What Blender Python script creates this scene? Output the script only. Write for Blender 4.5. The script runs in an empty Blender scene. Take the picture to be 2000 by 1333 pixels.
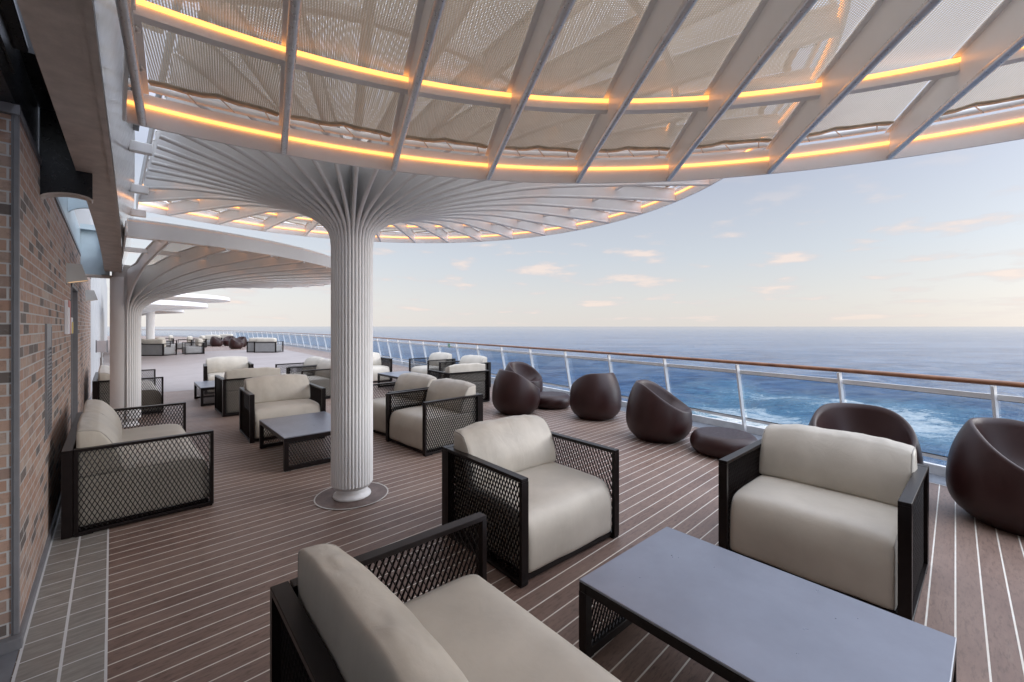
import bpy, math, random
from math import sin, cos, pi, sqrt, radians, floor
from mathutils import Vector, Matrix, noise
random.seed(4)
sc = bpy.context.scene
COL = sc.collection

# ------------------------------------------------------------------ helpers
class MB:
    """collects boxes, tubes, strips and grids into one mesh"""
    def __init__(s): s.v = []; s.f = []; s.sm = []; s.mi = []
    def add(s, vs, fs, smooth=False, mi=0):
        b = len(s.v); s.v += [tuple(p) for p in vs]
        for f in fs: s.f.append([i + b for i in f]); s.sm.append(smooth); s.mi.append(mi)
    def box(s, x0, x1, y0, y1, z0, z1, mi=0, bev=0.0):
        if bev <= 0:
            s.add([(x0,y0,z0),(x1,y0,z0),(x1,y1,z0),(x0,y1,z0),(x0,y0,z1),(x1,y0,z1),(x1,y1,z1),(x0,y1,z1)],
                  [(0,3,2,1),(4,5,6,7),(0,1,5,4),(1,2,6,5),(2,3,7,6),(3,0,4,7)], False, mi); return
        # chamfered box
        c = [(x0+x1)/2,(y0+y1)/2,(z0+z1)/2]; h = [(x1-x0)/2,(y1-y0)/2,(z1-z0)/2]
        b = min(bev, min(h)*.9); idx = {}; vs = []
        for sx in (-1,1):
            for sy in (-1,1):
                for sz in (-1,1):
                    for ax in range(3):
                        q = [sx*(h[0]-b), sy*(h[1]-b), sz*(h[2]-b)]; q[ax] = (sx,sy,sz)[ax]*h[ax]
                        idx[(sx,sy,sz,ax)] = len(vs); vs.append([c[i]+q[i] for i in range(3)])
        fs = []
        for ax in range(3):
            o = [i for i in range(3) if i != ax]
            for sg in (-1,1):
                r = []
                for a, bb in ((-1,-1),(1,-1),(1,1),(-1,1)):
                    k = [0,0,0]; k[ax] = sg; k[o[0]] = a; k[o[1]] = bb; r.append(idx[(k[0],k[1],k[2],ax)])
                fs.append(r)
        for ax in range(3):
            o = [i for i in range(3) if i != ax]
            for a in (-1,1):
                for bb in (-1,1):
                    def K(sg, face):
                        k = [0,0,0]; k[ax] = sg; k[o[0]] = a; k[o[1]] = bb; return idx[(k[0],k[1],k[2],face)]
                    fs.append([K(-1,o[0]),K(1,o[0]),K(1,o[1]),K(-1,o[1])])
        for sx in (-1,1):
            for sy in (-1,1):
                for sz in (-1,1): fs.append([idx[(sx,sy,sz,0)],idx[(sx,sy,sz,1)],idx[(sx,sy,sz,2)]])
        s.add(vs, fs, False, mi)
    def sweep(s, pts, prof, up=(0,0,1), closed=False, smooth=True, mi=0, caps=True):
        """prof: list of (side, up) offsets swept along pts"""
        n = len(pts); m = len(prof); vs = []
        P = [Vector(p) for p in pts]
        for i in range(n):
            if closed: t = P[(i+1) % n] - P[i-1]
            else: t = P[min(i+1,n-1)] - P[max(i-1,0)]
            t.normalize(); u = Vector(up)
            if abs(t.dot(u)) > .999: u = Vector((0,1,0))
            sd = t.cross(u).normalized(); uu = sd.cross(t).normalized()
            for a, b in prof: vs.append(P[i] + sd*a + uu*b)
        fs = []
        for i in range(n if closed else n-1):
            j = (i+1) % n
            for k in range(m): fs.append((i*m+k, i*m+(k+1)%m, j*m+(k+1)%m, j*m+k))
        s.add(vs, fs, smooth, mi)
        if caps and not closed:
            s.add(vs[:m], [tuple(range(m))[::-1]], False, mi); s.add(vs[-m:], [tuple(range(m))], False, mi)
    def tube(s, pts, r, seg=8, up=(0,0,1), closed=False, mi=0):
        s.sweep(pts, [(r*cos(2*pi*k/seg), r*sin(2*pi*k/seg)) for k in range(seg)], up, closed, True, mi)
    def lathe(s, prof, seg=48, c=(0,0), mi=0, smooth=True):
        n = len(prof); vs = []
        for k in range(seg):
            a = 2*pi*k/seg
            for r, z in prof: vs.append((c[0]+r*cos(a), c[1]+r*sin(a), z))
        fs = []
        for k in range(seg):
            j = (k+1) % seg
            for i in range(n-1): fs.append((k*n+i, j*n+i, j*n+i+1, k*n+i+1))
        s.add(vs, fs, smooth, mi)
    def ribbon(s, p, q, wv, tv, mi=0):
        p = Vector(p); q = Vector(q); w = Vector(wv)*.5; t = Vector(tv)*.5
        s.add([p-w-t,p+w-t,p+w+t,p-w+t,q-w-t,q+w-t,q+w+t,q-w+t],
              [(0,1,5,4),(1,2,6,5),(2,3,7,6),(3,0,4,7)], False, mi)
    def mesh(s, name, mats):
        me = bpy.data.meshes.new(name); me.from_pydata(s.v, [], s.f)
        me.polygons.foreach_set('use_smooth', s.sm)
        if not isinstance(mats, (list, tuple)): mats = [mats]
        for m in mats: me.materials.append(m)
        me.polygons.foreach_set('material_index', s.mi)
        me.update(); return me
    def build(s, name, mats, parent=None, loc=None, rot=None):
        return obj(name, s.mesh(name, mats), parent, loc, rot)

def obj(name, me, parent=None, loc=None, rot=None):
    o = bpy.data.objects.new(name, me); COL.objects.link(o)
    if parent: o.parent = parent
    if loc: o.location = loc
    if rot: o.rotation_euler = (0, 0, rot)
    return o
def tag(o, label=None, cat=None, group=None, kind=None):
    if label: o['label'] = label
    if cat: o['category'] = cat
    if group: o['group'] = group
    if kind: o['kind'] = kind
    return o
def thing(name, label, cat, loc=(0,0,0), rot=0, group=None):
    o = bpy.data.objects.new(name, None); COL.objects.link(o)
    o.location = loc; o.rotation_euler = (0,0,rot); o.empty_display_size = .2
    return tag(o, label, cat, group)
def copy_tree(o, parent=None):
    c = o.copy(); COL.objects.link(c)
    if parent: c.parent = parent
    for ch in list(o.children): copy_tree(ch, c)
    return c

# ------------------------------------------------------------------ materials
def lin(r, g, b):
    f = lambda c: (c/255/12.92) if c/255 <= .04045 else ((c/255+.055)/1.055)**2.4
    return (f(r), f(g), f(b), 1)
class NT:
    def __init__(s, name):
        s.m = bpy.data.materials.new(name); s.m.use_nodes = True
        s.t = s.m.node_tree; s.n = s.t.nodes; s.l = s.t.links
        s.p = s.n['Principled BSDF']; s.out = s.n['Material Output']
    def node(s, t, **kw):
        n = s.n.new(t)
        for k, v in kw.items(): setattr(n, k, v)
        return n
    def set(s, inp, v):
        if hasattr(v, 'is_linked') or hasattr(v, 'links'): s.l.new(v, inp)
        else: inp.default_value = v
    def math(s, op, a, b=0.0, c=0.0):
        n = s.node('ShaderNodeMath', operation=op); s.set(n.inputs[0], a); s.set(n.inputs[1], b); s.set(n.inputs[2], c); return n.outputs[0]
    def mix(s, fac, a, b, blend='MIX'):
        n = s.node('ShaderNodeMix', data_type='RGBA', blend_type=blend)
        s.set(n.inputs[0], fac); s.set(n.inputs[6], a); s.set(n.inputs[7], b); return n.outputs[2]
    def ramp(s, fac, stops):
        n = s.node('ShaderNodeValToRGB'); e = n.color_ramp.elements
        while len(e) < len(stops): e.new(.5)
        for k, (p, c) in zip(e, stops): k.position = p; k.color = c if len(c) == 4 else (*c, 1)
        s.set(n.inputs[0], fac); return n.outputs[0]
    def noise(s, vec, scale, detail=4, rough=.55, dist=0):
        n = s.node('ShaderNodeTexNoise'); s.set(n.inputs['Vector'], vec); n.inputs['Scale'].default_value = scale
        n.inputs['Detail'].default_value = detail; n.inputs['Roughness'].default_value = rough; n.inputs['Distortion'].default_value = dist
        return n.outputs[0]
    def mapping(s, vec, scale=(1,1,1), rot=(0,0,0), loc=(0,0,0)):
        n = s.node('ShaderNodeMapping'); s.set(n.inputs[0], vec)
        n.inputs[1].default_value = loc; n.inputs[2].default_value = rot; n.inputs[3].default_value = scale; return n.outputs[0]
    def pos(s): return s.node('ShaderNodeNewGeometry').outputs['Position']
    def objco(s): return s.node('ShaderNodeTexCoord').outputs['Object']
    def sep(s, v):
        n = s.node('ShaderNodeSeparateXYZ'); s.set(n.inputs[0], v); return n.outputs
    def comb(s, x, y, z):
        n = s.node('ShaderNodeCombineXYZ'); s.set(n.inputs[0], x); s.set(n.inputs[1], y); s.set(n.inputs[2], z); return n.outputs[0]
    def bump(s, h, strength=.2, dist=.01):
        n = s.node('ShaderNodeBump'); n.inputs['Strength'].default_value = strength; n.inputs['Distance'].default_value = dist
        s.set(n.inputs['Height'], h); s.l.new(n.outputs[0], s.p.inputs['Normal'])
    def col(s, c): s.set(s.p.inputs['Base Color'], c)
    def rough(s, c): s.set(s.p.inputs['Roughness'], c)

def paint(name, c, rough=.45, var=.08, scale=3, metal=0, bumps=0, spec=.5, coat=0):
    t = NT(name); p = t.objco()
    nz = t.noise(p, scale, 5, .6)
    dark = tuple(x*(1-var*2) for x in c[:3]) + (1,); lite = tuple(min(1, x*(1+var)) for x in c[:3]) + (1,)
    t.col(t.ramp(nz, [(.3, dark), (.7, lite)])); t.p.inputs['Metallic'].default_value = metal
    n2 = t.noise(p, scale*9, 3, .6)
    t.rough(t.math('MULTIPLY_ADD', n2, .2, rough-.1)); t.p.inputs['Specular IOR Level'].default_value = spec
    t.p.inputs['Coat Weight'].default_value = coat; t.p.inputs['Coat Roughness'].default_value = .22
    if bumps: t.bump(t.noise(p, 90, 3), bumps, .003)
    return t.m

M = {}
M['white'] = paint('white_paint', (.86,.86,.86), .36, .02, 2.5)
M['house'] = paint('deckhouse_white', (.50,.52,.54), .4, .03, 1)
M['fascia'] = paint('white_gloss_paint', (.76,.78,.80), .16, .04, 2, bumps=.03)
M['tube'] = paint('silver_tube', (.62,.63,.65), .30, .07, 9, metal=.75)
M['beam'] = paint('beige_grey_steel_paint', (.60,.525,.475), .5, .10, 9, bumps=.25)
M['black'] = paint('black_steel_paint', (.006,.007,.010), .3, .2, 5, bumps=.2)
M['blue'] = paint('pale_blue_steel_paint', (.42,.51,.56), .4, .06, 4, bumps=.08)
M['bronze'] = paint('dark_bronze_powder_coat', (.0105,.0070,.0068), .32, .15, 20, bumps=.04, spec=.16, coat=.12)
M['tabletop'] = paint('grey_bronze_tabletop', (.27,.285,.335), .32, .06, 3, metal=.6, spec=.6)
M['plastic'] = paint('dark_brown_plastic', (.031,.0095,.0085), .38, .12, 3, bumps=.04, spec=.42)
M['rail_white'] = paint('rail_white_paint', (.72,.72,.72), .35, .06, 6)
M['trim'] = paint('grey_trim', (.20,.20,.215), .4, .06, 8)
M['grey_floor'] = paint('grey_deck_paint', (.20,.21,.235), .45, .1, 5)
M['kerb'] = paint('white_kerb_paint', (.62,.63,.64), .5, .1, 4)
M['lamp_body'] = paint('lamp_grey', (.50,.50,.48), .45, .03, 6)
M['paper'] = paint('paper_white', (.80,.80,.84), .5, .02, 6)
M['red'] = paint('sign_red', (.55,.10,.07), .4, .03, 6)
M['yellow'] = paint('sign_yellow', (.70,.50,.06), .4, .03, 6)
M['green'] = paint('sign_green', (.01,.22,.09), .4, .03, 6)
M['steel'] = paint('brushed_steel', (.45,.46,.48), .3, .08, 30, metal=.8)
M['dark_glass'] = paint('dark_door', (.02,.02,.022), .12, .05, 6)
M['hem'] = paint('hem_webbing', (.56,.47,.36), .4, .15, 14)

def emit(name, c, s):
    t = NT(name); t.p.inputs['Base Color'].default_value = (.8,.7,.5,1)
    t.p.inputs['Emission Color'].default_value = c; t.p.inputs['Emission Strength'].default_value = s
    return t.m
M['led'] = emit('warm_led', (1.0,.35,.07,1), 1.75)
M['bulb'] = emit('warm_bulb', (1,.6,.3,1), .6)

def mat_handrail():
    t = NT('varnished_teak'); p = t.objco()
    nz = t.noise(t.mapping(p, (3,3,3)), 2.0, 5, .6)
    t.col(t.ramp(nz, [(.3,(.17,.065,.028,1)),(.7,(.33,.145,.07,1))])); t.rough(.3); t.p.inputs['Coat Weight'].default_value = .3
    return t.m
M['teak'] = mat_handrail()

def mat_leather(name, c, st=.22):
    t = NT(name); p = t.objco()
    nz = t.noise(p, 4, 4, .6)
    a = tuple(x*.90 for x in c)+(1,); b = tuple(x*1.06 for x in c)+(1,)
    t.col(t.ramp(nz, [(.3,a),(.7,b)])); t.rough(.42); t.p.inputs['Specular IOR Level'].default_value = .4
    fold = t.noise(t.mapping(p, (9,9,1.6), (0,.3,0)), 1.0, 3, .5, .8)
    fine = t.noise(p, 260, 2, .6)
    h = t.math('MULTIPLY_ADD', fine, .05, t.math('MULTIPLY', fold, 1.0))
    t.bump(h, st, .02)
    return t.m
M['leather'] = mat_leather('warm_grey_leather', (.53,.487,.42))
M['seat_leather'] = mat_leather('smooth_grey_leather', (.53,.487,.42), .10)
M['piping'] = paint('seam_piping', (.36,.335,.30), .5, .05, 8)
M['cover'] = mat_leather('grey_cover_cloth', (.26,.255,.25))

def mat_shade():
    t = NT('perforated_shade_cloth'); p = t.objco(); x = t.sep(p)
    P = .0092
    u = t.math('ABSOLUTE', t.math('SINE', t.math('MULTIPLY', x[0], pi/P)))
    v = t.math('ABSOLUTE', t.math('SINE', t.math('MULTIPLY', x[1], pi/P)))
    hole = t.math('GREATER_THAN', t.math('MULTIPLY', u, v), .70)
    nz = t.noise(p, 5, 4, .6)
    colr = t.ramp(nz, [(.3,(.50,.455,.39,1)),(.7,(.62,.575,.50,1))])
    d = t.node('ShaderNodeBsdfDiffuse'); t.set(d.inputs[0], colr)
    tr = t.node('ShaderNodeBsdfTranslucent'); t.set(tr.inputs[0], (.62,.53,.42,1))
    m1 = t.node('ShaderNodeMixShader'); m1.inputs[0].default_value = .42; t.l.new(d.outputs[0], m1.inputs[1]); t.l.new(tr.outputs[0], m1.inputs[2])
    tp = t.node('ShaderNodeBsdfTransparent')
    m2 = t.node('ShaderNodeMixShader'); t.set(m2.inputs[0], hole); t.l.new(m1.outputs[0], m2.inputs[1]); t.l.new(tp.outputs[0], m2.inputs[2])
    t.l.new(m2.outputs[0], t.out.inputs[0]); return t.m
M['shade'] = mat_shade()

def mat_glass():
    t = NT('tinted_glass')
    tp = t.node('ShaderNodeBsdfTransparent'); tp.inputs[0].default_value = (.60,.70,.80,1)
    gl = t.node('ShaderNodeBsdfGlossy'); gl.inputs['Roughness'].default_value = .02; gl.inputs[0].default_value = (.9,.95,1,1)
    fr = t.node('ShaderNodeFresnel'); fr.inputs[0].default_value = 1.35
    m = t.node('ShaderNodeMixShader'); t.set(m.inputs[0], t.math('MULTIPLY', fr.outputs[0], .10)); t.l.new(tp.outputs[0], m.inputs[1]); t.l.new(gl.outputs[0], m.inputs[2])
    t.l.new(m.outputs[0], t.out.inputs[0]); return t.m
M['glass'] = mat_glass()

def mat_deck():
    t = NT('plank_deck'); p = t.pos(); x = t.sep(p)
    SP = .1136
    k = t.math('DIVIDE', t.math('SUBTRACT', x[1], 2.84), SP)
    fr = t.math('ABSOLUTE', t.math('SUBTRACT', t.math('FRACT', t.math('ADD', k, 100.5)), .5))
    line = t.math('LESS_THAN', fr, .036)
    pl = t.node('ShaderNodeTexWhiteNoise', noise_dimensions='1D'); t.set(pl.inputs['W'], t.math('FLOOR', t.math('ADD', k, 100.0)))
    grain = t.noise(t.mapping(p, (3.0,26,1)), 1.6, 6, .65)
    big = t.noise(p, .9, 5, .6)
    speck = t.noise(t.mapping(p, (14,60,1)), 1.0, 4, .7)
    c = t.ramp(grain, [(.28,(0.183,0.114,0.089,1)),(.72,(0.292,0.198,0.157,1))])
    c = t.mix(t.math('MULTIPLY', t.ramp(big, [(.42,(0,0,0)),(.66,(1,1,1))]), .7), c, (0.125,0.073,0.060,1))
    c = t.mix(t.math('MULTIPLY', t.ramp(speck, [(.50,(0,0,0)),(.66,(1,1,1))]), .75), c, (0.083,0.050,0.039,1))
    c = t.mix(t.math('MULTIPLY', pl.outputs[0], .34), c, (0.321,0.240,0.198,1))
    scuff = t.noise(t.mapping(p, (1.2,5,1), (0,0,.6)), 2.2, 6, .75)
    c = t.mix(t.math('MULTIPLY', t.ramp(scuff, [(.60,(0,0,0)),(.8,(1,1,1))]), .35), c, (0.392,0.325,0.264,1))
    wh = t.ramp(t.noise(p, 12, 4), [(.3,(0.722,0.655,0.569,1)),(.7,(0.800,0.780,0.732,1))])
    t.col(t.mix(line, c, wh)); t.rough(t.math('MULTIPLY_ADD', grain, .25, .38))
    h = t.math('SUBTRACT', t.math('MULTIPLY', grain, .5), t.math('MULTIPLY', line, .5))
    t.bump(h, .12, .003); return t.m
M['deck'] = mat_deck()
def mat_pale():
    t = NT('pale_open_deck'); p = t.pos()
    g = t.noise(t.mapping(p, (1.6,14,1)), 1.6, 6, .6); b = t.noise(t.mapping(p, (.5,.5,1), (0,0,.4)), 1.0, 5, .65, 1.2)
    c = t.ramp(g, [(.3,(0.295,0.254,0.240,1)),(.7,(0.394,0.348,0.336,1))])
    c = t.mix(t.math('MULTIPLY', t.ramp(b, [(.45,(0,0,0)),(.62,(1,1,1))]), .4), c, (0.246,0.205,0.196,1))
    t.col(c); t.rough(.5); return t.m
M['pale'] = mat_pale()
def mat_tile():
    t = NT('grey_tile_strip'); p = t.pos(); x = t.sep(p)
    k = t.math('DIVIDE', t.math('SUBTRACT', x[1], 2.813), .1667)
    fr = t.math('ABSOLUTE', t.math('SUBTRACT', t.math('FRACT', t.math('ADD', k, 100.5)), .5))
    l1 = t.math('LESS_THAN', fr, .022)
    def vl(c, w): return t.math('LESS_THAN', t.math('ABSOLUTE', t.math('SUBTRACT', x[0], c)), w)
    ln = t.math('MAXIMUM', l1, t.math('MAXIMUM', vl(-.020,.0055), t.math('MAXIMUM', vl(-.179,.006), vl(-.332,.006))))
    g = t.noise(t.mapping(p, (5,24,1), (0,0,.15)), 1.6, 6, .65); b = t.noise(p, 3, 4, .6)
    c = t.ramp(g, [(.3,(0.209,0.189,0.169,1)),(.7,(0.358,0.338,0.304,1))])
    c = t.mix(t.math('MULTIPLY', t.ramp(b, [(.4,(0,0,0)),(.65,(1,1,1))]), .4), c, (0.230,0.189,0.162,1))
    t.col(t.mix(ln, c, (0.700,0.700,0.700,1))); t.rough(.45); t.bump(g, .1, .003); return t.m
M['tile'] = mat_tile()
def mat_collar():
    t = NT('worn_collar'); p = t.objco()
    b = t.noise(p, 7, 6, .7)
    t.col(t.ramp(b, [(.3,(.085,.055,.048,1)),(.55,(.16,.115,.10,1)),(.75,(.21,.16,.15,1))])); t.rough(.45); return t.m
M['collar'] = mat_collar()
M['line'] = paint('white_caulk', (.62,.605,.58), .5, .1, 20)

def mat_brick(name, axis):
    t = NT(name); p = t.pos(); x = t.sep(p)
    BH = .0615; BL = .212
    zr = t.math('DIVIDE', x[2], BH); row = t.math('FLOOR', zr)
    par = t.math('MODULO', row, 2.0)
    ur = t.math('ADD', t.math('DIVIDE', t.math('ADD', x[axis], 20.0), BL), t.math('MULTIPLY', par, .5)); colm = t.math('FLOOR', ur)
    wn = t.node('ShaderNodeTexWhiteNoise', noise_dimensions='3D'); t.set(wn.inputs['Vector'], t.comb(colm, row, 3.0))
    c = t.ramp(wn.outputs[0], [(0,(0.140,0.116,0.105,1)),(.14,(0.186,0.155,0.140,1)),(.2,(0.391,0.242,0.180,1)),(.45,(0.465,0.315,0.245,1)),(.68,(0.409,0.252,0.185,1)),(.85,(0.502,0.388,0.320,1)),(1,(0.307,0.213,0.175,1))])
    st = t.noise(t.mapping(p, (1,1,1)), 18, 6, .75)
    c = t.mix(t.math('MULTIPLY', t.ramp(st, [(.5,(0,0,0)),(.75,(1,1,1))]), .6), c, (0.095,0.073,0.065,1))
    st2 = t.noise(p, 9, 5, .7, .5)
    c = t.mix(t.math('MULTIPLY', t.ramp(st2, [(.55,(0,0,0)),(.8,(1,1,1))]), .5), c, (0.651,0.679,0.667,1))
    fz = t.math('FRACT', zr); fu = t.math('FRACT', ur)
    mz = t.math('LESS_THAN', fz, .14); mu = t.math('LESS_THAN', fu, .045)
    mo = t.math('MAXIMUM', mz, mu)
    t.col(t.mix(mo, c, (0.521,0.514,0.510,1))); t.rough(.75)
    h = t.math('ADD', t.math('MULTIPLY', t.math('SUBTRACT', 1.0, mo), 1.0), t.math('MULTIPLY', st, .35))
    t.bump(h, .6, .006); return t.m
M['brick'] = mat_brick('brick_side', 1); M['brick_end'] = mat_brick('brick_end', 0)

ROTC = radians(-43.54)
def mat_sea():
    t = NT('ocean'); p = t.pos()
    q = t.mapping(p, (1,1,1), (0,0,-ROTC))          # axes: across the wake, along it
    x = t.sep(q)
    w1 = t.noise(t.mapping(q, (.035,.075,1)), 1.0, 8, .60, .4)
    w2 = t.noise(t.mapping(q, (.22,.5,1), (0,0,.2)), 1.0, 6, .62, .3)
    w3 = t.noise(t.mapping(q, (1.5,2.8,1), (0,0,-.2)), 1.0, 4, .6)
    # foam patches of the wake
    def blob(cx, cy, sx, sy):
        a = t.math('POWER', t.math('DIVIDE', t.math('SUBTRACT', x[0], cx), sx), 2.0)
        b = t.math('POWER', t.math('DIVIDE', t.math('SUBTRACT', x[1], cy), sy), 2.0)
        return t.math('EXPONENT', t.math('MULTIPLY', t.math('ADD', a, b), -1.0))
    bl = t.math('MAXIMUM', t.math('MAXIMUM', blob(64,112,20,34), t.math('MULTIPLY', blob(96,150,28,38), .75)), t.math('MAXIMUM', blob(108,118,26,34), t.math('MULTIPLY', blob(60,86,18,22), 1.0)))
    fn = t.noise(t.mapping(q, (.10,.17,1)), 1.0, 9, .70, 1.4)
    f2 = t.noise(t.mapping(q, (.6,1.6,1)), 1.0, 6, .72, .8)
    fo = t.math('ADD', t.math('MULTIPLY', bl, .86), t.math('ADD', t.math('MULTIPLY', t.math('SUBTRACT', fn, .5), 1.5), t.math('MULTIPLY', t.math('SUBTRACT', f2, .5), .9)))
    fo = t.math('MULTIPLY', fo, t.math('MINIMUM', t.math('MULTIPLY', bl, 4.0), 1.0))
    foam = t.ramp(fo, [(.54,(0,0,0)),(.92,(1,1,1))])
    teal = t.ramp(fo, [(.05,(0,0,0)),(.50,(1,1,1))])
    c = t.ramp(w1, [(.38,(.008,.042,.12,1)),(.62,(.035,.11,.22,1))])  # light and dark of the waves painted into the water colour
    far_ = t.noise(t.mapping(q, (.004,.022,1), (0,0,.08)), 1.0, 8, .68, .4)
    c = t.mix(t.math('MULTIPLY', t.ramp(far_, [(.46,(0,0,0)),(.62,(1,1,1))]), .6), c, (.17,.24,.35,1))  # brighter wind patches on far water, painted as paler colour
    stk = t.noise(t.mapping(q, (.05,.32,1), (0,0,.12)), 1.0, 7, .66, .5)
    c = t.mix(t.math('MULTIPLY', t.ramp(stk, [(.48,(0,0,0)),(.66,(1,1,1))]), .55), c, (.13,.205,.33,1))  # bright ripple streaks painted into the colour, besides the bump
    c = t.mix(t.math('MULTIPLY', teal, .7), c, (.11,.27,.36,1))
    c = t.mix(t.math('MULTIPLY', foam, .85), c, (.80,.78,.72,1))
    t.col(c); t.p.inputs['IOR'].default_value = 1.33
    t.rough(t.math('MULTIPLY_ADD', foam, .5, .12))
    h = t.math('ADD', t.math('MULTIPLY', w1, 2.5), t.math('ADD', t.math('MULTIPLY', w2, 1.6), t.math('MULTIPLY', w3, .45)))
    dd = t.node('ShaderNodeVectorMath', operation='LENGTH'); t.set(dd.inputs[0], p)
    fade = t.math('DIVIDE', 1.0, t.math('ADD', 1.0, t.math('DIVIDE', dd.outputs['Value'], 900.0)))
    t.bump(t.math('MULTIPLY', h, fade), 1.0, 1.3); return t.m
M['sea'] = mat_sea()

# ------------------------------------------------------------------ setting: sea, deck, railing
def cr(pts, y):
    """monotone x(y) by Catmull-Rom"""
    for i in range(len(pts)-1):
        if pts[i][1] <= y <= pts[i+1][1] or i == len(pts)-2:
            p0 = pts[max(i-1,0)]; p1 = pts[i]; p2 = pts[i+1]; p3 = pts[min(i+2,len(pts)-1)]
            h = p2[1]-p1[1]; t = (y-p1[1])/h
            m1 = (p2[0]-p0[0])/(p2[1]-p0[1])*h; m2 = (p3[0]-p1[0])/(p3[1]-p1[1])*h
            return (2*t**3-3*t*t+1)*p1[0]+(t**3-2*t*t+t)*m1+(-2*t**3+3*t*t)*p2[0]+(t**3-t*t)*m2
RC = [(2.2,-9.0),(4.3,-5.5),(5.45,-2.5),(6.18,-.45),(6.62,.94),(6.92,2.26),(7.17,3.53),(7.41,5.0),(7.63,6.5),(7.85,8.0),(8.13,10.0),(8.39,12.0),(8.78,15.0),(9.27,18.7),(10.15,27.0),(11.0,40.0),(11.15,56.0),(10.4,72.0),(8.2,86.0),(4.6,96.0),(0,102.5)]
YS = []; y = -9.0
while y < 102.5: YS.append(y); y += .25 if y < 30 else 1.0
CURVE = [Vector((cr(RC, y), y, 0)) for y in YS]
def offset(curve, d):
    o = []
    for i, p in enumerate(curve):
        t = curve[min(i+1,len(curve)-1)] - curve[max(i-1,0)]; t.normalize()
        o.append(p + Vector((t.y, -t.x, 0))*d)
    return o
TOP = CURVE; BASE = offset(CURVE, .25)

import numpy as np
def make_sea():
    """one sheet of water round the ship out to the horizon, with wave relief that is finer near the ship"""
    rng = np.random.RandomState(7)
    fine = np.radians(np.linspace(-48, 142, 860)); rest = np.radians(np.linspace(142, 312, 61))[1:-1]
    ang = np.concatenate([fine, rest])                      # measured from +X
    e = 25.65; rows = np.linspace(1.05, e*421/2600, 430)    # even steps of depression angle
    u = np.linspace(e/22.0, e/2600.0, 430); d = np.concatenate([e/u, [3200,4200,6000,9000,14000,22000,36000,60000,95000]])
    A, D = np.meshgrid(ang, d); X = D*np.cos(A); Y = D*np.sin(A); Z = np.zeros_like(X)
    step = np.gradient(d)[:,None]
    wind = radians(70)
    for k in range(56):
        lam = 2.2*(1.085**k); th = wind + rng.normal(0, .55); ph = rng.uniform(0, 2*pi)
        amp = .0085*lam*rng.uniform(.5,1.2)*(1 if lam < 45 else (45/lam)**1.6)
        kx, ky = cos(th)*2*pi/lam, sin(th)*2*pi/lam
        w = np.clip(lam/(3.2*np.minimum(step, lam*9)) - .6, 0, 1)*np.clip(lam/(D*.0042*2.5)-.4, 0, 1)
        s_ = np.sin(kx*X + ky*Y + ph + .6*np.sin(X*.013+k) + .6*np.sin(Y*.017+2*k))
        Z += amp*w*(s_ + .25*np.cos(2*(kx*X+ky*Y+ph)))
    Z[D > 2000] = 0
    n, m = X.shape
    co = np.stack([X, Y, Z-24.0], -1).reshape(-1, 3)
    i = np.arange(n-1)[:,None]*m; j = np.arange(m)[None,:]; j2 = (j+1) % m
    q = np.stack([i+j, i+m+j, i+m+j2, i+j2], -1).reshape(-1, 4)
    me = bpy.data.meshes.new('sea'); me.vertices.add(len(co)); me.vertices.foreach_set('co', co.ravel().astype(np.float32))
    me.loops.add(q.size); me.loops.foreach_set('vertex_index', q.ravel().astype(np.int32))
    me.polygons.add(len(q)); me.polygons.foreach_set('loop_start', np.arange(0, q.size, 4, dtype=np.int32))
    me.polygons.foreach_set('loop_total', np.full(len(q), 4, dtype=np.int32))
    me.update(calc_edges=True); me.polygons.foreach_set('use_smooth', np.ones(len(q), dtype=bool)); me.materials.append(M['sea']); me.validate()
    return obj('sea', me)
tag(make_sea(), kind='structure')
YS_ = range(len(CURVE)-1); fs = [(2*i,2*i+1,2*i+3,2*i+2) for i in YS_]
mb = MB(); inner = offset(CURVE, .0)     # deck sheet with hull edge
vs = []; fs = []
IN = offset(CURVE, -.05)
for i, p in enumerate(IN): vs += [(-6,p.y,0),(p.x,p.y,0)]
for i in range(len(IN)-1): fs.append((2*i,2*i+1,2*i+3,2*i+2))
mb.add(vs, fs); tag(mb.build('deck', M['deck']), kind='structure')
mb = MB(); a = offset(CURVE, -.10); b = offset(CURVE, .24); vs = []
for p, q in zip(a, b): vs += [(p.x,p.y,.004),(q.x,q.y,.004)]
mb.add(vs, fs); tag(mb.build('deck_gutter', M['grey_floor']), kind='structure')
mb = MB(); a = offset(CURVE, -.125); b = offset(CURVE, -.113); vs = []
for p, q in zip(a, b): vs += [(p.x,p.y,.006),(q.x,q.y,.006)]
mb.add(vs, fs); tag(mb.build('deck_margin_line', M['line']), kind='structure')
mb = MB(); mb.add([(-.338,-6,.004),(-.0145,-6,.004),(-.0145,13.6,.004),(-.338,13.6,.004)], [(0,1,2,3)])
tag(mb.build('tile_walkway', M['tile']), kind='structure')
mb = MB(); mb.add([(-6,-6,.003),(-.342,-6,.003),(-.342,3.4,.003),(-6,3.4,.003)], [(0,1,2,3)])
tag(mb.build('side_floor', M['grey_floor']), kind='structure')
mb = MB(); vs = []; n = 24                # open part of the deck, a sheet in a paler tone
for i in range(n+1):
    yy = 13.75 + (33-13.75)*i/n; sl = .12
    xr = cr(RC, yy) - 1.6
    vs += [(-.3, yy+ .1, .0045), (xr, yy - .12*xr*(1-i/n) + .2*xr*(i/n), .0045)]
mb.add(vs, [(2*i,2*i+1,2*i+3,2*i+2) for i in range(n)]); tag(mb.build('pale_deck', M['pale']), kind='structure')
mb = MB()                                  # hull side below the deck edge
vs = []
for q in offset(CURVE, .30): vs += [(q.x,q.y,0),(q.x+.2,q.y,-24)]
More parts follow.
